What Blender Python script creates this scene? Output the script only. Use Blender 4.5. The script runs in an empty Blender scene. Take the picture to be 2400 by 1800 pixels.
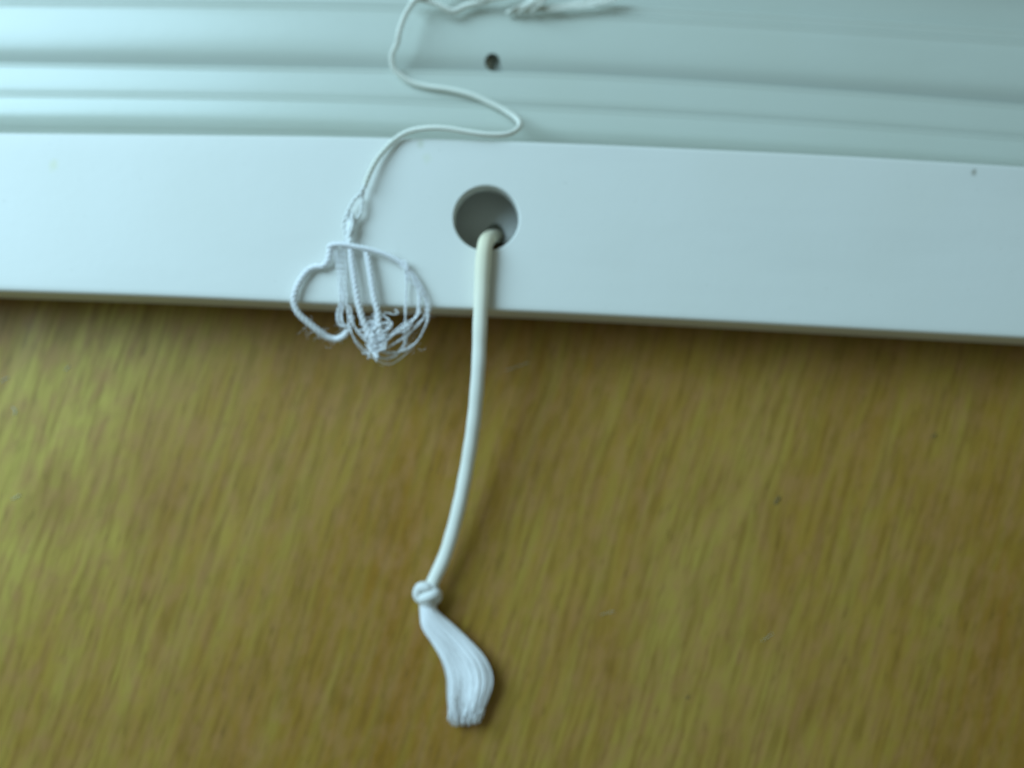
import bpy, bmesh, math, random
import numpy as np
from mathutils import Vector, Matrix

random.seed(7); np.random.seed(7)
S = 0.001                     # all lengths below are millimetres
scene = bpy.context.scene
COL = scene.collection

# ------------------------------------------------------------------ camera
TILT = math.radians(4.0); DIST = 135.0; HALFW = 64.0
cam_d = bpy.data.cameras.new("camera"); cam = bpy.data.objects.new("camera", cam_d)
COL.objects.link(cam); scene.camera = cam
CAM = np.array([0.0, -DIST*math.sin(TILT), DIST*math.cos(TILT)])
cam.location = Vector(CAM*S); cam.rotation_euler = (TILT, 0, 0)
cam_d.sensor_width = 36.0; cam_d.lens = 36.0*DIST/(2*HALFW)
cam_d.clip_start = 0.005; cam_d.clip_end = 20
cam_d.dof.use_dof = True
cam_d.dof.focus_distance = 0.112
cam_d.dof.aperture_fstop = 10.5

# ------------------------------------------------------------------ light
w = bpy.data.worlds.new("World"); scene.world = w; w.use_nodes = True
bg = w.node_tree.nodes["Background"]
bg.inputs[0].default_value = (0.80, 1.0, 0.90, 1); bg.inputs[1].default_value = 0.17

def area(name, loc, target, size, size_y, power, color):
    d = bpy.data.lights.new(name, 'AREA'); d.shape = 'RECTANGLE'
    d.size = size; d.size_y = size_y; d.energy = power; d.color = color
    o = bpy.data.objects.new(name, d); COL.objects.link(o)
    o.location = loc
    o.rotation_euler = (Vector(target)-Vector(loc)).to_track_quat('-Z', 'Y').to_euler()
    return o
wl = area("window_light", (-0.238, 0.152, 0.215), (-0.05, 0.03, 0), 0.25, 0.27, 0.60, (0.56, 0.88, 1.10))
wl.data.spread = math.radians(100)

scene.view_settings.view_transform = 'Standard'
scene.view_settings.look = 'None'
scene.view_settings.exposure = 0.0
scene.view_settings.gamma = 1.0

# ------------------------------------------------------------------ helpers
ct, st = math.cos(TILT), math.sin(TILT)
def at(px, py, z=0.0):
    """photo position (2400x1800 grid) -> point in mm on the level z"""
    dx = (px-1200)/1200*HALFW/DIST; dy = -(py-900)/1200*HALFW/DIST; dz = -1.0
    d = np.array([dx, dy*ct - dz*st, dy*st + dz*ct])
    t = (z-CAM[2])/d[2]
    return CAM + d*t

def edge(knots):
    xs = np.array([k[0] for k in knots], float); ys = np.array([k[1] for k in knots], float)
    n = len(xs); m = np.zeros(n)
    for i in range(n):
        a, b = max(0, i-1), min(n-1, i+1); m[i] = (ys[b]-ys[a])/(xs[b]-xs[a])
    def f(x):
        if x <= xs[0]: return ys[0]+m[0]*(x-xs[0])
        if x >= xs[-1]: return ys[-1]+m[-1]*(x-xs[-1])
        i = int(np.searchsorted(xs, x)-1); i = min(max(i, 0), n-2)
        h = xs[i+1]-xs[i]; t = (x-xs[i])/h
        return ((2*t**3-3*t**2+1)*ys[i]+(t**3-2*t**2+t)*h*m[i]+(-2*t**3+3*t**2)*ys[i+1]+(t**3-t**2)*h*m[i+1])
    return f

def spline(P, step=0.2):
    P = np.array(P, float)
    Q = np.vstack([2*P[0]-P[1], P, 2*P[-1]-P[-2]])
    out = []
    for i in range(1, len(Q)-2):
        p0, p1, p2, p3 = Q[i-1], Q[i], Q[i+1], Q[i+2]
        n = max(2, int(np.linalg.norm(p2-p1)/step))
        for k in range(n):
            t = k/n
            out.append(0.5*((2*p1)+(-p0+p2)*t+(2*p0-5*p1+4*p2-p3)*t*t+(-p0+3*p1-3*p2+p3)*t**3))
    out.append(Q[-2]); return np.array(out)

def frames(C):
    T = np.gradient(C, axis=0); T /= np.linalg.norm(T, axis=1)[:, None]+1e-9
    N = np.zeros_like(C); n = np.cross(T[0], [0, 0, 1.0])
    if np.linalg.norm(n) < 1e-3: n = np.array([1.0, 0, 0])
    n /= np.linalg.norm(n)
    for i in range(len(C)):
        n = n-T[i]*np.dot(n, T[i]); n /= np.linalg.norm(n); N[i] = n
    return T, N, np.cross(T, N)

class MB:
    def __init__(self): self.v, self.f, self.uv = [], [], []; self.n = 0
    def add(self, V, F, UV=None):
        V = np.asarray(V, float)
        self.v.append(V); self.f += [tuple(i+self.n for i in f) for f in F]
        self.uv.append(np.asarray(UV, float) if UV is not None else np.zeros((len(V), 2))); self.n += len(V)
    def tube(self, C, r, sides=8, squash=1.0, caps=True):
        C = np.asarray(C, float); n = len(C)
        r = np.full(n, r) if np.isscalar(r) else np.asarray(r, float)
        T, N, B = frames(C); a = np.linspace(0, 2*math.pi, sides, endpoint=False)
        L = np.concatenate([[0], np.cumsum(np.linalg.norm(np.diff(C, axis=0), axis=1))])
        V = (C[:, None, :]+r[:, None, None]*(np.cos(a)[None, :, None]*N[:, None, :]+squash*np.sin(a)[None, :, None]*B[:, None, :])).reshape(-1, 3)
        UV = np.stack([np.repeat(L, sides), np.tile(a/(2*math.pi), n)], 1)
        F = []
        for i in range(n-1):
            for j in range(sides):
                k = (j+1) % sides
                F.append((i*sides+j, i*sides+k, (i+1)*sides+k, (i+1)*sides+j))
        if caps:
            F.append(tuple(range(sides))[::-1]); F.append(tuple((n-1)*sides+j for j in range(sides)))
        self.add(V, F, UV)
    def twist(self, P, R, plies=3, pitch=1.9, sides=7, step=0.14, wob=0.0, taper=False):
        C = spline(P, step); n = len(C)
        T, N, B = frames(C)
        L = np.concatenate([[0], np.cumsum(np.linalg.norm(np.diff(C, axis=0), axis=1))])
        for k in range(plies):
            ph = 2*math.pi*(L/pitch+k/plies) + wob*np.sin(L*0.9+k)
            off = R*0.58
            D = C+off*(np.cos(ph)[:, None]*N+np.sin(ph)[:, None]*B)
            rr = R*0.50*(1+0.06*np.sin(L*3.1+k*2))
            self.tube(D, rr, sides)
    def build(self, name, mat, parent=None, smooth=True, sharp=None, base=None):
        V = np.concatenate(self.v); UV = np.concatenate(self.uv)
        org = np.zeros(3)
        if parent is not None: org = np.array(parent.location)/S
        elif base is not None: org = np.asarray(base, float)
        me = bpy.data.meshes.new(name)
        me.from_pydata(((V-org)*S).tolist(), [], self.f)
        uvl = me.uv_layers.new(name="UVMap")
        li = np.zeros(len(me.loops), int); me.loops.foreach_get("vertex_index", li)
        uvl.data.foreach_set("uv", UV[li].ravel().astype(np.float32))
        if smooth: me.polygons.foreach_set("use_smooth", np.ones(len(me.polygons), bool))
        bm = bmesh.new(); bm.from_mesh(me); bmesh.ops.recalc_face_normals(bm, faces=bm.faces); bm.to_mesh(me); bm.free()
        if sharp: me.set_sharp_from_angle(angle=math.radians(sharp))
        me.materials.append(mat)
        o = bpy.data.objects.new(name, me); COL.objects.link(o)
        if parent is not None: o.parent = parent
        else: o.location = Vector(org*S)
        return o

def empty(name, loc, label, cat, group=None):
    o = bpy.data.objects.new(name, None); COL.objects.link(o); o.empty_display_size = 0.01
    o.location = Vector(np.asarray(loc)*S); o["label"] = label; o["category"] = cat
    if group: o["group"] = group
    return o
def tag(o, label, cat, group=None):
    o["label"] = label; o["category"] = cat
    if group: o["group"] = group
    return o

# ------------------------------------------------------------------ materials
def newmat(name):
    m = bpy.data.materials.new(name); m.use_nodes = True
    nt = m.node_tree; return m, nt, nt.nodes["Principled BSDF"]
def N(nt, t, **kw):
    n = nt.nodes.new(t)
    for k, v in kw.items(): setattr(n, k, v)
    return n
def noise(nt, vec, scale, detail=2, rough=0.5):
    n = N(nt, 'ShaderNodeTexNoise'); n.inputs['Scale'].default_value = scale
    n.inputs['Detail'].default_value = detail; n.inputs['Roughness'].default_value = rough
    nt.links.new(vec, n.inputs['Vector']); return n.outputs['Fac']
def ramp(nt, fac, stops):
    r = N(nt, 'ShaderNodeValToRGB'); e = r.color_ramp.elements
    while len(e) < len(stops): e.new(0.5)
    for i, (p, c) in enumerate(stops):
        e[i].position = p; e[i].color = (*c, 1) if len(c) == 3 else c
    nt.links.new(fac, r.inputs[0]); return r.outputs['Color']
def mapping(nt, vec, rot=(0, 0, 0), scale=(1, 1, 1), loc=(0, 0, 0)):
    n = N(nt, 'ShaderNodeMapping')
    n.inputs['Rotation'].default_value = rot; n.inputs['Scale'].default_value = scale; n.inputs['Location'].default_value = loc
    nt.links.new(vec, n.inputs['Vector']); return n.outputs['Vector']
def mix(nt, fac, a, b, mode='MIX'):
    n = N(nt, 'ShaderNodeMix', data_type='RGBA', blend_type=mode)
    for sock, v in ((n.inputs[0], fac), (n.inputs[6], a), (n.inputs[7], b)):
        if isinstance(v, (int, float)): sock.default_value = v
        elif isinstance(v, tuple): sock.default_value = (*v, 1)
        else: nt.links.new(v, sock)
    return n.outputs[2]
def bump(nt, bsdf, h, strength, dist):
    b = N(nt, 'ShaderNodeBump'); b.inputs['Strength'].default_value = strength; b.inputs['Distance'].default_value = dist
    nt.links.new(h, b.inputs['Height']); nt.links.new(b.outputs[0], bsdf.inputs['Normal'])

def wood_material():
    m, nt, b = newmat("varnished_wood")
    tc = N(nt, 'ShaderNodeTexCoord').outputs['Object']
    g = mapping(nt, tc, rot=(0, 0, math.radians(17)))            # grain leans to the right going up
    warp = N(nt, 'ShaderNodeTexNoise'); warp.inputs['Scale'].default_value = 45; warp.inputs['Detail'].default_value = 1
    nt.links.new(g, warp.inputs['Vector'])
    vm = N(nt, 'ShaderNodeVectorMath', operation='MULTIPLY_ADD')
    nt.links.new(warp.outputs['Color'], vm.inputs[0]); vm.inputs[1].default_value = (0.0016, 0.004, 0); nt.links.new(g, vm.inputs[2])
    gw = vm.outputs[0]
    fine = noise(nt, mapping(nt, gw, scale=(1320, 88, 1)), 1.0, 3, 0.55)
    mid = noise(nt, mapping(nt, gw, scale=(470, 34, 1), loc=(3, 5, 0)), 1.0, 2, 0.5)
    broad = noise(nt, mapping(nt, gw, scale=(62, 17, 1), loc=(1.5, 8.2, 0)), 1.0, 2, 0.5)
    spot = noise(nt, mapping(nt, g, scale=(560, 260, 1)), 1.0, 3, 0.6)
    blot = noise(nt, mapping(nt, g, scale=(75, 42, 1), loc=(.6, 2.7, 0)), 1.0, 3, 0.6)
    pore = noise(nt, mapping(nt, gw, scale=(2600, 330, 1)), 1.0, 2, 0.5)
    # veneer tone bands along the grain, light falloff painted into their colours
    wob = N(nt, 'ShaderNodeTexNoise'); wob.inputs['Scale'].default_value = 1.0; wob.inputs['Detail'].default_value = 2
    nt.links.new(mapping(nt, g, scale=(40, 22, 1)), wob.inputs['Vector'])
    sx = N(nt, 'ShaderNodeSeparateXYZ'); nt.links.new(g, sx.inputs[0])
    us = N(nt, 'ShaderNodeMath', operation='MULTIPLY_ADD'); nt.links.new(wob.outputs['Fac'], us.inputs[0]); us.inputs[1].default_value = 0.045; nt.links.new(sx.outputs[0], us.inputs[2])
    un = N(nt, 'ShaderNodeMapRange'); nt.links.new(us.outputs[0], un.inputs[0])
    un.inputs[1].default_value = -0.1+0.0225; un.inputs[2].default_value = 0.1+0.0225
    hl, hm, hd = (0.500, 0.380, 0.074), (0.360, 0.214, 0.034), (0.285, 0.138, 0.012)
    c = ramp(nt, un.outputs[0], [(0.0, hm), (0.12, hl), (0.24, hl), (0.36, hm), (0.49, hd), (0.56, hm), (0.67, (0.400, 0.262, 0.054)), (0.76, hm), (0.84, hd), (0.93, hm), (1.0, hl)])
    c = mix(nt, ramp(nt, broad, [(0.36, (0.55, 0.55, 0.55)), (0.56, (0, 0, 0))]), c, (0.290, 0.140, 0.013))
    c = mix(nt, ramp(nt, mid, [(0.40, (0, 0, 0)), (0.68, (0.45, 0.45, 0.45))]), c, (0.385, 0.290, 0.052))
    c = mix(nt, ramp(nt, blot, [(0.48, (0, 0, 0)), (0.72, (0.60, 0.60, 0.60))]), c, (0.280, 0.132, 0.024))
    c = mix(nt, ramp(nt, fine, [(0.36, (0.62, 0.62, 0.62)), (0.56, (0, 0, 0))]), c, (0.205, 0.108, 0.016))
    c = mix(nt, ramp(nt, spot, [(0.42, (0, 0, 0)), (0.68, (0.55, 0.55, 0.55))]), c, (0.390, 0.195, 0.070))
    c = mix(nt, ramp(nt, pore, [(0.26, (0.55, 0.55, 0.55)), (0.40, (0, 0, 0))]), c, (0.140, 0.075, 0.015))
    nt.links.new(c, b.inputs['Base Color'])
    nt.links.new(ramp(nt, mid, [(0.3, (0.40,)*3), (0.7, (0.50,)*3)]), b.inputs['Roughness'])
    b.inputs['Specular IOR Level'].default_value = 0.24
    bump(nt, b, fine, 0.10, 0.00015)
    return m

def plastic(name, col, rough, stains=(), spec=0.5):
    m, nt, b = newmat(name)
    tc = N(nt, 'ShaderNodeTexCoord').outputs['Object']
    c = mix(nt, ramp(nt, noise(nt, tc, 70, 3), [(0.35, (0, 0, 0)), (0.75, (0.5, 0.5, 0.5))]), col, tuple(k*0.95 for k in col[:2])+(col[2]*0.92,))
    c = mix(nt, ramp(nt, noise(nt, tc, 2300, 1), [(0.765, (0, 0, 0)), (0.80, (0.45, 0.45, 0.45))]), c, (0.42, 0.42, 0.36))
    c = mix(nt, ramp(nt, noise(nt, mapping(nt, tc, scale=(30, 160, 60)), 1.0, 3), [(0.55, (0, 0, 0)), (0.8, (0.30, 0.30, 0.30))]), c, tuple(k*0.86 for k in col))
    for (p, r, sc) in stains:
        d = N(nt, 'ShaderNodeVectorMath', operation='SUBTRACT'); nt.links.new(tc, d.inputs[0]); d.inputs[1].default_value = Vector(p)*S
        d2 = N(nt, 'ShaderNodeVectorMath', operation='MULTIPLY'); nt.links.new(d.outputs[0], d2.inputs[0]); d2.inputs[1].default_value = (1, 0.8, 0.0)
        ln = N(nt, 'ShaderNodeVectorMath', operation='LENGTH'); nt.links.new(d2.outputs[0], ln.inputs[0])
        ad = N(nt, 'ShaderNodeMath', operation='MULTIPLY_ADD'); nt.links.new(noise(nt, tc, 1400, 2), ad.inputs[0]); ad.inputs[1].default_value = r*S*1.3; nt.links.new(ln.outputs['Value'], ad.inputs[2])
        mr = N(nt, 'ShaderNodeMapRange'); nt.links.new(ad.outputs[0], mr.inputs[0])
        mr.inputs[1].default_value = r*S*0.7; mr.inputs[2].default_value = r*S*1.7; mr.inputs[3].default_value = sc[3]; mr.inputs[4].default_value = 0
        c = mix(nt, mr.outputs[0], c, sc[:3])
    nt.links.new(c, b.inputs['Base Color'])
    b.inputs['Roughness'].default_value = rough
    b.inputs['Specular IOR Level'].default_value = spec
    bump(nt, b, noise(nt, tc, 900, 2), 0.06, 0.0002)
    return m

def fibre(name, col, col2=None, ulen=None, braid=None, rough=0.75, glow=0.0):
    m, nt, b = newmat(name)
    tc = N(nt, 'ShaderNodeTexCoord')
    c = mix(nt, noise(nt, tc.outputs['Object'], 500, 2), tuple(k*0.92 for k in col), col)
    uv = N(nt, 'ShaderNodeUVMap').outputs[0]
    if col2:
        sp = N(nt, 'ShaderNodeSeparateXYZ'); nt.links.new(uv, sp.inputs[0])
        mr = N(nt, 'ShaderNodeMapRange'); nt.links.new(sp.outputs[0], mr.inputs[0])
        mr.inputs[1].default_value = ulen[0]; mr.inputs[2].default_value = ulen[1]; mr.inputs[3].default_value = 0.85; mr.inputs[4].default_value = 0.0
        c = mix(nt, mr.outputs[0], c, col2)
    nt.links.new(c, b.inputs['Base Color'])
    b.inputs['Roughness'].default_value = rough
    b.inputs['Sheen Weight'].default_value = 0.15
    if glow:                       # thin fibres let light through
        tr = N(nt, 'ShaderNodeBsdfTranslucent'); nt.links.new(c, tr.inputs[0])
        ms = N(nt, 'ShaderNodeMixShader'); ms.inputs[0].default_value = glow
        nt.links.new(b.outputs[0], ms.inputs[1]); nt.links.new(tr.outputs[0], ms.inputs[2])
        nt.links.new(ms.outputs[0], nt.nodes["Material Output"].inputs['Surface'])
    if braid:
        h = None
        for sgn in (1, -1):
            mp = mapping(nt, uv, scale=(braid, 4*sgn, 1))
            sp = N(nt, 'ShaderNodeSeparateXYZ'); nt.links.new(mp, sp.inputs[0])
            ad = N(nt, 'ShaderNodeMath', operation='ADD'); nt.links.new(sp.outputs[0], ad.inputs[0]); nt.links.new(sp.outputs[1], ad.inputs[1])
            ml = N(nt, 'ShaderNodeMath', operation='MULTIPLY'); nt.links.new(ad.outputs[0], ml.inputs[0]); ml.inputs[1].default_value = 2*math.pi
            sn = N(nt, 'ShaderNodeMath', operation='SINE'); nt.links.new(ml.outputs[0], sn.inputs[0])
            if h is None: h = sn.outputs[0]
            else:
                a2 = N(nt, 'ShaderNodeMath', operation='MULTIPLY'); nt.links.new(h, a2.inputs[0]); nt.links.new(sn.outputs[0], a2.inputs[1]); h = a2.outputs[0]
        bump(nt, b, h, 0.2, 0.00004)
    return m

# ------------------------------------------------------------------ tabletop
def make_table():
    bm = bmesh.new()
    bmesh.ops.create_cube(bm, size=1.0)
    for v in bm.verts: v.co = Vector((v.co.x*0.70, v.co.y*0.60, (v.co.z-0.5)*0.022))
    bmesh.ops.bevel(bm, geom=list(bm.edges), offset=0.002, segments=2, affect='EDGES')
    me = bpy.data.meshes.new("table"); bm.to_mesh(me); bm.free()
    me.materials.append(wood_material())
    o = bpy.data.objects.new("tabletop", me); COL.objects.link(o)
    return tag(o, "brown wooden tabletop with fine slanting grain under the white blind", "table")
make_table()

# ------------------------------------------------------------------ window blind
RZ = 9.5                                    # top face of the bottom rail
E_top = {   # upper edges of slats as they run across the picture
 -3: (edge([(0, -262), (800, -250), (1600, -225), (2400, -178)]), 1.9),
 -2: (edge([(0, -152), (800, -141), (1600, -113), (2400, -66)]), 2.0),
 -1: (edge([(0, -26), (800, -16), (1200, -2), (1600, 21), (2000, 45), (2400, 72)]), 2.3),
 0: (edge([(0, 7), (400, 10), (800, 15), (1234, 29), (1600, 46), (2000, 71), (2400, 98)]), 2.6),
 1: (edge([(0, 147), (400, 153), (800, 160), (1234, 170), (1600, 188), (2000, 215), (2400, 246)]), 3.2),
 2: (edge([(0, 218), (400, 222), (800, 230), (1234, 249), (1600, 267), (2000, 292), (2400, 322)]), 3.4),
}
LIP = [(0, -.03), (.15, .09), (.30, .09), (.50, .02), (.8, .02)]
PROF = {
 -3: [(0, 1.9), (2, 1.9), (5, 1.3), (9, .6), (13, .3), (17, .2)],
 -2: [(0, 1.9), (1.5, 1.6), (3, 1.0), (5, .6), (9, .35), (13, .25), (17, .2)],
 -1: [(1.1, 2.30), (1.9, 2.1), (4, 1.4), (8, .7), (12, .45), (17, .35)],
 0: [(1.3, 2.68), (3.2, 2.75), (4.6, 2.72), (5.7, 2.58), (6.5, 2.34), (7.3, 2.0), (8.3, 1.6), (10, 1.0), (17, .6)],
 1: [(1.2, 3.26), (2.6, 3.32), (3.6, 3.26), (4.6, 2.9), (6, 2.1), (9, 1.2), (12, .9), (17, .8)],
 2: [(1.1, 3.46), (2.2, 3.49), (3.0, 3.38), (3.8, 2.95), (4.6, 2.3), (6.0, 1.60), (9, 1.25), (17, 1.1)],
}
for k in (-1, 0, 1, 2): PROF[k] = [(a, E_top[k][1]+b) for a, b in LIP]+PROF[k]
PX = np.array(sorted(set(list(range(-1000, 1001, 80))+list(range(1040, 1281, 12))+list(range(1320, 3401, 80)))))
blind = empty("window_blind", (0, 22, 0), "white slatted window blind lying folded on the wooden table", "window blind")

white_rail = None
def slat_mesh(key):
    f, zt = E_top[key]
    prof = spline([(0, p[0], p[1]) for p in PROF[key]], 0.2)[:, 1:]
    th = 0.22
    d = np.gradient(prof, axis=0); d /= np.linalg.norm(d, axis=1)[:, None]
    nrm = np.stack([-d[:, 1], d[:, 0]], 1); nrm *= np.sign(nrm[:, 1:2]+1e-6)
    low = prof-nrm*th; loop = np.vstack([prof, low[::-1]]); k = len(loop)
    V = []
    for px in PX:
        e = at(px, f(px), zt)
        for s, z in loop: V.append((e[0], e[1]-s, z))
    F = []
    n = len(PX)
    for i in range(n-1):
        for j in range(k):
            q = (j+1) % k; F.append((i*k+j, i*k+q, (i+1)*k+q, (i+1)*k+j))
    F.append(tuple(range(k))); F.append(tuple((n-1)*k+j for j in range(k))[::-1])
    mb = MB(); mb.add(V, F); return mb

E3 = edge([(0, 309), (400, 313), (800, 318), (1234, 330), (1600, 345), (2000, 364), (2400, 388)])
E4 = edge([(0, 680), (400, 694), (800, 712), (1200, 727), (1600, 747), (2000, 769), (2400, 791)])

def rail_mesh():
    B = lambda px: at(px, E3(px), RZ); Fr = lambda px: at(px, E4(px), RZ)
    outer = [('B', .0, RZ-.8), ('B', -.03, RZ-.4), ('B', -.15, RZ-.15), ('B', -.42, RZ-.02), ('B', -.8, RZ)]
    outer += [('T', t, RZ) for t in (0.15, .3, .45, .6, .75, .9)]
    outer += [('F', .75, RZ), ('F', .45, RZ-.01), ('F', .18, RZ-.07), ('F', .0, RZ-.22), ('F', -.12, RZ-.5), ('F', -.16, RZ-1.0), ('F', -.12, 5), ('F', .0, 2.6), ('F', .4, 2.3),
              ('T', .5, 2.2), ('B', -1.6, 2.2), ('B', -1.0, 2.5), ('B', -.7, 3.2), ('B', -.5, RZ-1.5)]
    inner = [('B', -1.5, RZ-2.6), ('B', -1.7, RZ-2.3), ('T', .3, RZ-2.3), ('T', .6, RZ-2.3), ('F', 1.4, RZ-2.3), ('F', 1.1, RZ-2.7), ('F', 1.2, 3.2), ('F', 1.5, 3.0), ('T', .5, 3.0), ('B', -2.0, 3.0), ('B', -1.8, 3.2)]
    def pt(spec, px):
        k, a, z = spec; b, f = B(px), Fr(px)
        y = b[1]+a if k == 'B' else f[1]+a if k == 'F' else b[1]+(f[1]-b[1])*a
        return ((b[0]+f[0])/2, y, z)
    mb = MB(); n = len(PX); ko, ki = len(outer), len(inner)
    V = [pt(s, px) for px in PX for s in outer]; F = []
    for i in range(n-1):
        for j in range(ko):
            q = (j+1) % ko; F.append((i*ko+j, i*ko+q, (i+1)*ko+q, (i+1)*ko+j))
    F.append(tuple(range(ko))); F.append(tuple((n-1)*ko+j for j in range(ko))[::-1])
    mb.add(V, F)
    mi = MB(); V = [pt(s, px) for px in PX[1:-1] for s in inner]; F = []; n -= 2
    for i in range(n-1):
        for j in range(ki):
            q = (j+1) % ki; F.append((i*ki+j, i*ki+q, (i+1)*ki+q, (i+1)*ki+j))
    F.append(tuple(range(ki))); F.append(tuple((n-1)*ki+j for j in range(ki))[::-1])
    mi.add(V, F)
    return mb, mi

def lathe_cutter(cx, cy, prof, seg=64, sx=1.0, sy=1.0):
    mb = MB(); k = len(prof); V = []
    for j in range(seg):
        a = 2*math.pi*j/seg
        for r, z in prof: V.append((cx+sx*r*math.cos(a), cy+sy*r*math.sin(a), z))
    F = []
    for j in range(seg):
        q = (j+1) % seg
        for i in range(k-1): F.append((j*k+i, q*k+i, q*k+i+1, j*k+i+1))
    F.append(tuple(j*k for j in range(seg))); F.append(tuple(j*k+k-1 for j in range(seg)))
    mb.add(V, F); return mb

def carve(obj, cutters, sharp):
    tmp = bpy.data.materials.new("temporary")
    cs = []
    for mb in cutters:
        c = mb.build("cutter", tmp, parent=blind, smooth=False); cs.append(c)
        md = obj.modifiers.new("cut", 'BOOLEAN'); md.operation = 'DIFFERENCE'; md.object = c; md.solver = 'EXACT'
    bpy.context.view_layer.update()
    dg = bpy.context.evaluated_depsgraph_get()
    me = bpy.data.meshes.new_from_object(obj.evaluated_get(dg))
    mats = list(obj.data.materials)
    obj.modifiers.clear(); old = obj.data; obj.data = me
    me.materials.clear(); me.materials.append(mats[0])
    me.polygons.foreach_set("material_index", np.zeros(len(me.polygons), np.int32))
    me.polygons.foreach_set("use_smooth", np.ones(len(me.polygons), bool))
    me.set_sharp_from_angle(angle=math.radians(sharp))
    for c in cs:
        d = c.data; bpy.data.objects.remove(c); bpy.data.meshes.remove(d)
    bpy.data.meshes.remove(old); bpy.data.materials.remove(tmp)

def loc(px, py, z):
    return at(px, py, z)-np.array([0, 22, 0])
rail_mat = plastic("white_rail_plastic", (0.73, 0.73, 0.68), 0.42, [
    (loc(2283, 404, RZ), 0.42, (0.22, 0.20, 0.14, 0.75)),
    (loc(125, 386, RZ), 0.75, (0.66, 0.66, 0.40, 0.5)),
    (loc(986, 336, RZ), 0.6, (0.50, 0.52, 0.36, 0.55)),
    (loc(1000, 370, RZ), 0.7, (0.66, 0.68, 0.50, 0.4)),
])
slat_mat = plastic("white_slat_enamel", (0.545, 0.58, 0.51), 0.31, spec=0.66)

hole_c = at(1140, 511, RZ); floor_c = at(1161, 556, 3.2)
mo, mi = rail_mesh()
rail = mo.build("bottom_rail", rail_mat, parent=blind, sharp=35)
carve(rail, [mi,
             lathe_cutter(hole_c[0], hole_c[1], [(3.78, 6.5), (3.80, RZ-.6), (3.83, RZ-.25), (3.90, RZ-.08), (4.0, RZ), (4.3, RZ+.1), (4.3, RZ+1)]),
             lathe_cutter(floor_c[0], floor_c[1], [(1.55, 1.5), (1.55, 4.5)], 40, 0.8, 1.15)], 16)

slot_c = at(1154, 148, 2.2)
for k in (2, 1, 0, -1, -2, -3):
    o = slat_mesh(k).build("slat", slat_mat, parent=blind, sharp=40)
    if k == 0:
        carve(o, [lathe_cutter(slot_c[0], slot_c[1]+.1, [(1.0, -1), (1.0, 6)], 40, 0.95, 1.0), lathe_cutter(slot_c[0]+.62, slot_c[1]-.75, [(.62, -1), (.62, 6)], 7, 1.0, 0.9)], 40)

# ------------------------------------------------------------------ lift cord
def lift_z(z):                 # strings drawn for an 8 mm rail are raised with it
    t = min(1.0, max(0.0, (z-4.2)/3.6)); return z+(RZ-8.0)*t*t*(3-2*t)
def A(pts): return [at(p[0], p[1], lift_z(p[2])) for p in pts]
cord_mat = fibre("braided_cord", (0.86, 0.85, 0.76), (0.72, 0.64, 0.40), (6.0, 24.0), braid=1.1)
tuft_mat = fibre("frayed_nylon", (0.95, 0.95, 0.95), rough=0.42)

lift = empty("lift_cord", at(1135, 600, 0), "thick smooth white cord coming out of the round hole, knotted at its end", "cord")
path = A([(1166, 552, 1.4), (1160, 553, 3.2), (1150, 556, 5.6), (1141, 564, 7.9), (1136, 580, 8.9), (1132, 620, 9.0), (1129, 680, 8.97), (1126, 740, 8.9),
          (1124, 800, 8.5), (1121, 870, 7.7), (1112, 976, 6.3), (1096, 1085, 4.9), (1074, 1194, 3.6), (1047, 1291, 2.6), (1020, 1353, 2.2), (1004, 1386, 2.0)])
C = spline(path, 0.3)
L = np.concatenate([[0], np.cumsum(np.linalg.norm(np.diff(C, axis=0), axis=1))])
rad = 0.83+0.10*np.exp(-((L-11)/7)**2)+0.015*np.sin(L*1.7)
mb = MB(); mb.tube(C, rad, 20, 0.95); mb.build("cord", cord_mat, parent=lift)
# piece of the same cord showing in the slat's slot, in a darker, duller tan
mb = MB(); mb.tube(spline(A([(1146, 196, 0.6), (1144, 165, 1.1), (1143, 146, 1.4), (1146, 128, 1.0), (1152, 100, 0.4)]), 0.2), 0.40, 12)
mb.build("hidden_cord", fibre("dull_cord", (0.50, 0.48, 0.36)), parent=lift)

# overhand knot: a loop wrapped round the standing cord
mb = MB()
K = at(1000, 1389, 2.0)
def kp(u, v, h): return at(1001+u*.80, 1390+v*.84, 2.0+h*.9)
loop = [kp(14, -12, 0.0), kp(2, -16, 0.95), kp(-18, -16, 0.85), kp(-27, 0, 0.45), kp(-20, 14, 0.35), kp(-2, 12, 0.95), kp(20, 2, 1.0), kp(29, 4, 0.3), kp(24, 17, -0.5), kp(4, 20, -0.8), kp(-10, 10, -0.7)]
mb.tube(spline(loop, 0.12), 0.66, 16)
mb.tube(spline([kp(20, -26, 0.45), kp(8, -8, 0.35), kp(0, 10, 0.3), kp(3, 30, 0.1)], 0.15), 0.84, 16)
mb.tube(spline([kp(-22, -6, -0.2), kp(-12, 0, 0.1), kp(2, 2, 0.1)], 0.1), [0.7]*len(spline([kp(-22, -6, -0.2), kp(-12, 0, 0.1), kp(2, 2, 0.1)], 0.1)), 12)
mb.build("knot", fibre("knotted_cord", (0.80, 0.80, 0.76), braid=1.1), parent=lift)

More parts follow.
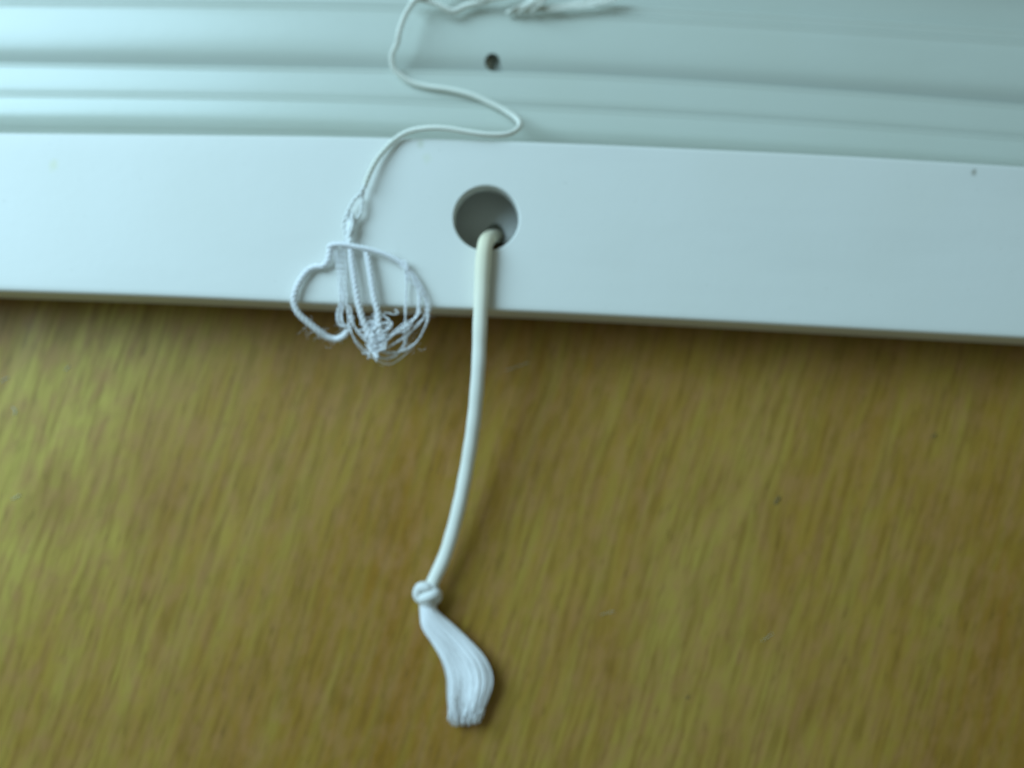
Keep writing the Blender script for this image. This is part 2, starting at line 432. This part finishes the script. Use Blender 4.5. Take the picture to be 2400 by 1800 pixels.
# frayed end: the braid opened into a flat folded tuft of filaments
def tuft_mesh():
    Lf = spline([(983, 1412, 0), (984, 1434, 0), (988, 1471, 0), (1011, 1508, 0), (1031, 1545, 0), (1043, 1585, 0), (1045, 1622, 0), (1046, 1642, 0), (1049, 1662, 0)], 2.0)
    Rt = spline([(1022, 1412, 0), (1026, 1432, 0), (1064, 1464, 0), (1101, 1498, 0), (1133, 1532, 0), (1152, 1564, 0), (1158, 1592, 0), (1155, 1616, 0), (1147, 1638, 0), (1138, 1660, 0)], 2.0)
    def res(P, n):
        l = np.concatenate([[0], np.cumsum(np.linalg.norm(np.diff(P, axis=0), axis=1))]); t = np.linspace(0, l[-1], n)
        return np.stack([np.interp(t, l, P[:, i]) for i in range(2)], 1)
    n = 44; Lf, Rt = res(Lf, n), res(Rt, n)
    mb = MB()
    for i in range(1100):
        u = random.random(); layer = random.random()
        u0 = u; end = random.uniform(0.86, 1.0)
        if random.random() < 0.30: end = random.uniform(0.985, 1.12)
        ph = random.uniform(0, 6.28); am = random.uniform(0, 0.05) if random.random() < 0.8 else random.uniform(0.05, 0.10)
        pts = []
        for k in range(n):
            t = k/(n-1)
            if t > end: break
            uu = u0+am*math.sin(ph+t*5)*t
            uu = min(0.965, max(0.035, uu))
            p = Lf[k]*(1-uu)+Rt[k]*uu
            # cross-section: round at the neck, opening into two rolled lobes with a valley between
            o = min(1, max(0, (t-0.30)/0.35)); o = o*o*(3-2*o)
            full = math.sqrt(max(0.0, 1-(2*uu-1)**2))
            lobe1 = math.exp(-((uu-0.16)/0.15)**2); lobe2 = math.exp(-((uu-0.72)/0.24)**2)
            top = (1-o)*(1.4*full)+o*(0.75+0.75*lobe1*min(1, max(0.25, (t-0.55)*3))+1.1*lobe2)
            bot = (1-o)*(-0.8*full)
            h = bot+(top-bot)*layer**0.5
            h += 0.10*math.sin(u0*47+1.3)*min(1, t*3)
            z = 1.25-0.45*t+h*(1.0-0.25*t)
            pts.append(at(p[0], p[1], max(0.15, z)))
        if t >= 0.99 and end > 1.0:
            d = pts[-1]-pts[-4]; d = d/np.linalg.norm(d)
            for q in range(3): pts.append(pts[-1]+d*(end-1.0)*6+np.array([random.uniform(-.14, .14), 0, random.uniform(-.12, .06)]))
        if len(pts) > 4: mb.tube(np.array(pts), np.linspace(0.105, 0.06, len(pts)), 5, caps=True)
    return mb
o = tuft_mesh().build("frayed_end", tuft_mat, parent=lift); o["kind"] = "stuff"

# ------------------------------------------------------------------ ladder string with its tangle
string_mat = fibre("twisted_string", (0.90, 0.90, 0.80), glow=0.12)
tangle_mat = fibre("white_thread", (0.95, 0.95, 0.95), glow=0.12)
ladder = empty("ladder_string", at(860, 500, 0), "thin twisted off-white string winding over the slats to a tangle at the rail edge", "string")
main = A([(1085, -45, 4.2), (1040, -18, 4.4), (1000, -6, 4.8), (973, 2, 5.3), (951, 33, 5.8), (936, 72, 5.9), (931, 100, 5.5), (919, 127, 4.8), (921, 157, 4.3), (941, 178, 4.0), (965, 193, 3.85),
          (1002, 203, 3.85), (1053, 210, 3.9), (1104, 222, 4.0), (1144, 239, 4.1), (1183, 258, 4.5), (1211, 277, 5.4), (1219, 293, 6.3), (1207, 308, 7.3),
          (1180, 316, 8.1), (1136, 315, 8.6), (1089, 308, 8.8), (1046, 301, 8.9), (1003, 300, 8.9), (959, 308, 8.7), (925, 328, 8.6), (890, 365, 8.9), (869, 400, 9.2), (854, 436, 9.3)])
mb = MB(); mb.twist(main, 0.33, 3, 1.8); mb.build("twisted_string", string_mat, parent=ladder)
# the string opens into two strands and joins again at the tangle
mb = MB()
mb.twist(A([(858, 425, 9.25), (846, 452, 9.3), (832, 466, 9.2), (820, 487, 9.1), (810, 508, 9.1), (806, 525, 9.0), (810, 555, 9.0), (814, 575, 9.1)]), 0.24, 2, 1.4)
mb.twist(A([(856, 425, 9.2), (850, 455, 9.1), (849, 478, 9.0), (846, 500, 8.9), (834, 515, 8.9), (826, 535, 9.0), (822, 560, 9.1), (818, 580, 9.1)]), 0.24, 2, 1.4)
for k in range(16):
    a, b = random.uniform(-10, 10), random.uniform(-10, 10)
    mb.tube(spline(A([(820+a*.9, 503+random.uniform(-8, 10), 8.9+random.uniform(0, .4)), (818+a, 530, 9.1+random.uniform(-.3, .4)), (815+b*.8, 560, 9.2), (812+b, 582, 9.0)]), 0.3), 0.10, 5)
mb.build("split_strand", fibre("loose_strand", (0.94, 0.95, 0.92), glow=0.12), parent=ladder)

# upper part of the string lying along the slat edge
mb = MB()
mb.twist(A([(960, 2, 4.6), (985, -2, 4.7), (1020, 8, 4.5), (1048, 22, 4.2), (1066, 26, 4.0), (1092, 14, 3.9), (1130, 4, 4.0), (1190, -14, 4.2), (1250, -40, 4.2)]), 0.36, 3, 2.0)
mb.twist(A([(1080, -12, 4.2), (1130, -4, 4.3), (1180, -8, 4.6), (1215, -20, 4.6)]), 0.36, 3, 2.0)
for q in range(34):
    u = q/33
    mb.tube(spline(A([(1184+u*66+random.gauss(0, 3), 30+u*2+random.gauss(0, 2), 3.35+random.random()*.3), (1206+u*52, 18+u*4, 3.9+random.random()*.5), (1236+u*34, 4+u*6, 4.4+random.random()*.4), (1268+u*24+random.gauss(0, 4), -24, 4.8)]), 0.2), 0.085, 5)
for q in range(22):
    a, b = random.gauss(0, 4), random.gauss(0, 4)
    mb.tube(spline(A([(1262+a*2, 20+b*.5, 3.7), (1310+a*3, 17+b, 3.8+random.random()*.3), (1360+b*3, 11+a, 3.9), (1405+a*4, 3+b, 4.0), (1450+a*3, -14+b, 4.1)]), 0.25), 0.07, 5)
mb.build("upper_coil", string_mat, parent=ladder)

def tz(x, y, z):
    z = 8.35+(z-8.35)*0.6 if z > 8.35 else z
    return at(660+x*0.205, 540+y*0.205, lift_z(z))
def TZ(pts): return [tz(*p) for p in pts]
# thick braided loops
mb = MB()
mb.twist(TZ([(640, 168, 9.2), (590, 172, 9.3), (555, 215, 9.2), (540, 300, 9.1), (515, 370, 9.0), (455, 412, 8.9), (390, 415, 8.8), (310, 450, 8.8), (232, 540, 8.9), (165, 670, 9.0), (138, 810, 8.9), (190, 945, 8.4), (300, 1050, 7.9),
          (420, 1148, 7.4), (520, 1215, 7.0), (620, 1240, 6.9), (715, 1195, 7.3), (780, 1100, 8.0), (800, 980, 8.6)]), 0.38, 3, 1.8)
mb.build("tangle_loop", tangle_mat, parent=ladder)
mb = MB(); mb.twist(TZ([(785, 175, 9.3), (800, 350, 9.5), (828, 550, 9.6), (860, 750, 9.6), (892, 900, 9.4), (940, 1050, 9.0), (1010, 1180, 8.6), (1070, 1300, 8.2)]), 0.37, 3, 1.8)
mb.build("braided_strand", tangle_mat, parent=ladder)
mb = MB(); mb.twist(TZ([(960, 215, 9.2), (1000, 400, 9.4), (1030, 600, 9.5), (1060, 780, 9.5), (1098, 930, 9.3), (1112, 1060, 9.0), (1120, 1200, 8.7)]), 0.37, 3, 1.8)
mb.build("braided_strand", tangle_mat, parent=ladder)
mb = MB(); mb.twist(TZ([(530, 190, 9.5), (600, 160, 9.8), (720, 162, 10.0), (860, 188, 10.0), (1000, 215, 9.8), (1170, 268, 9.5), (1300, 330, 9.3), (1400, 395, 9.2), (1440, 460, 9.2)]), 0.30, 3, 1.6)
mb.build("binding_strand", tangle_mat, parent=ladder)

# fine loops of thread
mb = MB()
def fine(pts, r=0.15, jit=0.0, two=True):
    P = TZ(pts)
    P = [p+np.array([random.gauss(0, jit), random.gauss(0, jit), random.gauss(0, jit)]) for p in P]
    r *= 0.74
    if two: mb.twist(P, r, 2, 1.3, sides=6, step=0.2)
    else: mb.tube(spline(P, 0.2), r, 6)
for jit in (0, .12, .15):
    fine([(1330, 345, 9.2), (1400, 420, 9.1), (1420, 560, 9.0), (1430, 750, 9.0), (1422, 900, 8.8), (1420, 1100, 8.3), (1415, 1250, 7.8), (1370, 1345, 7.4), (1270, 1440, 7.1), (1170, 1472, 7.2), (1060, 1410, 7.7), (990, 1290, 8.2)], 0.12, jit)
for jit in (0, .1, .18, .22, .26):
    fine([(1300, 330, 9.2), (1400, 400, 9.3), (1500, 555, 9.2), (1570, 705, 9.1), (1585, 855, 9.0), (1545, 980, 8.7), (1430, 1085, 8.5), (1300, 1160, 8.3), (1180, 1250, 8.1), (1090, 1310, 8.0)], 0.14, jit)
for jit in (0, .12):
    fine([(1350, 360, 9.2), (1440, 430, 9.2), (1535, 560, 9.1), (1635, 780, 9.0), (1645, 950, 8.7), (1560, 1085, 8.3), (1430, 1190, 8.0), (1250, 1320, 7.7), (1130, 1375, 7.8), (1060, 1340, 8.0)], 0.13, jit)
for jit in (0, .1):
    fine([(1360, 365, 9.1), (1450, 430, 9.1), (1545, 550, 9.0), (1655, 800, 8.9), (1662, 1000, 8.5), (1620, 1150, 8.1), (1530, 1285, 7.7), (1400, 1375, 7.4), (1250, 1392, 7.5), (1090, 1375, 7.8)], 0.12, jit)
fine([(1440, 430, 9.1), (1580, 580, 9.0), (1690, 800, 8.8), (1690, 1000, 8.3), (1600, 1220, 7.7), (1440, 1420, 7.2), (1240, 1530, 6.9), (1130, 1500, 7.0), (1050, 1400, 7.3)], 0.06, 0.1, False)
fine([(770, 860, 9.2), (758, 1000, 9.0), (790, 1150, 8.5), (860, 1270, 8.0), (960, 1375, 7.6), (1040, 1415, 7.4)], 0.13, 0)
fine([(760, 700, 9.2), (745, 900, 9.1), (780, 1130, 8.6), (850, 1290, 8.1), (970, 1410, 7.6), (1080, 1460, 7.4)], 0.11, 0.08)
fine([(790, 880, 9.2), (805, 1030, 8.9), (880, 1180, 8.4), (990, 1290, 8.0)], 0.13, 0)
fine([(800, 900, 9.2), (830, 1080, 8.9), (920, 1200, 8.5), (1030, 1320, 8.0)], 0.11, 0.1)
for q in range(5):
    dx = q*38-70
    fine([(640+dx*.9, 205, 9.2), (670+dx*.7, 420, 9.1), (690+dx*.5, 620, 9.1), (700+dx*.4, 800, 9.0), (650+dx*.3, 950, 8.6), (675+dx*.4, 1060, 8.3), (740+dx*.2, 1120, 8.2)], 0.13, 0.07)
fine([(700, 870, 9.0), (690, 960, 8.8), (705, 1060, 8.5), (760, 1110, 8.3)], 0.14, 0)
fine([(1100, 940, 9.0), (1200, 1000, 8.9), (1260, 1080, 8.8), (1200, 1150, 8.8), (1100, 1120, 8.9)], 0.22, 0)
fine([(1120, 960, 8.8), (1200, 940, 8.7), (1290, 965, 8.6), (1330, 940, 8.5), (1300, 905, 8.6)], 0.13, 0.05)
fine([(1130, 1060, 9.0), (1210, 1060, 9.0), (1230, 1120, 9.0), (1150, 1160, 9.1)], 0.18, 0)
# matted ball where everything knots together
for q in range(70):
    c = np.array([1070+random.gauss(0, 45), 1180+random.gauss(0, 80)])
    pts = [(c[0]+random.gauss(0, 48), c[1]+random.gauss(0, 50), 8.3+random.gauss(0, .45)) for _ in range(6)]
    fine(pts, random.choice([0.08, 0.11, 0.14]), 0, q % 2 == 0)
# stray hairs
for q in range(150):
    a = random.choice([(170, 820), (300, 1050), (420, 1150), (560, 1250), (700, 1180), (900, 850), (1050, 800), (1120, 1470), (1200, 1400), (1640, 950), (1660, 1050), (1000, 1250), (700, 1050), (800, 400), (1500, 1300), (300, 460), (150, 700), (820, 170), (1200, 280)])
    x, y = a[0]+random.gauss(0, 40), a[1]+random.gauss(0, 40); an = random.uniform(0, 6.28); l = random.uniform(12, 26); cu = random.uniform(-1.2, 1.2)
    z = 8.9 if y < 900 else 7.5
    P = [(x, y, z)]
    for k in range(5):
        an += cu*0.6; P.append((P[-1][0]+l*math.cos(an), P[-1][1]+l*math.sin(an), P[-1][2]+random.uniform(-.1, .12)))
    fine(P, 0.014, 0, False)
o = mb.build("loose_thread", tangle_mat, parent=ladder); o["kind"] = "stuff"

# ------------------------------------------------------------------ small debris on the wood
lint_mat = fibre("lint", (0.55, 0.58, 0.46)); crumb_mat = fibre("dark_crumb", (0.14, 0.10, 0.03))
def lint(pts, r, label, z=0.07):
    mb = MB(); C = spline([at(x, y, z) for x, y in pts], 0.1); mb.tube(C, r, 6)
    tag(mb.build("lint", lint_mat, base=at(pts[0][0], pts[0][1], 0)), label, "lint", "pale lint on the tabletop")
lint([(152, 868), (158, 862), (164, 858)], 0.05, "short pale fleck of lint on the wood a little below the rail, left side")
lint([(2, 895), (12, 888), (20, 884)], 0.05, "pale lint fleck at the left border of the picture, nearest the rail")
lint([(30, 955), (36, 962), (34, 972)], 0.07, "fuzzy pale lint spot on the wood near the left border, second from the rail")
lint([(28, 1170), (38, 1165), (48, 1160)], 0.05, "pale lint dash near the left border, farthest of the left ones from the rail")
lint([(1185, 868), (1205, 862), (1240, 848)], 0.025, "long faint hair on the wood just right of the thick cord below the rail")
lint([(1408, 1442), (1422, 1436), (1440, 1433)], 0.025, "thin pale hair lying on the bare wood right of the knot")
lint([(1785, 1502), (1798, 1494), (1812, 1484)], 0.025, "thin pale hair on the wood in the lower right quarter")
def crumb(px, py, dx, dy, sz, label):
    mb = MB(); c = at(px, py, 0.08); a = math.atan2(dy, dx)
    P = [c+sz*np.array([math.cos(a)*t, math.sin(a)*t, 0.05*math.sin(t*6)]) for t in np.linspace(-.6, .6, 9)]
    mb.tube(np.array(P), sz*0.24*np.array([.35, .7, .95, 1.0, .8, .9, .7, .45, .2])*0.8, 7, 0.6)
    tag(mb.build("crumb", crumb_mat, base=at(px, py, 0)), label, "crumb", "dark crumbs on the tabletop")
crumb(1822, 1172, .5, .8, 1.0, "largest dark crumb on the wood, below the middle of the rail's right half")
crumb(2190, 1021, .6, .5, 0.65, "small dark crumb on the wood nearest the right border, closest to the rail")
crumb(1612, 1634, .6, .5, 0.5, "dark crumb on the wood low down, nearest the bottom border")
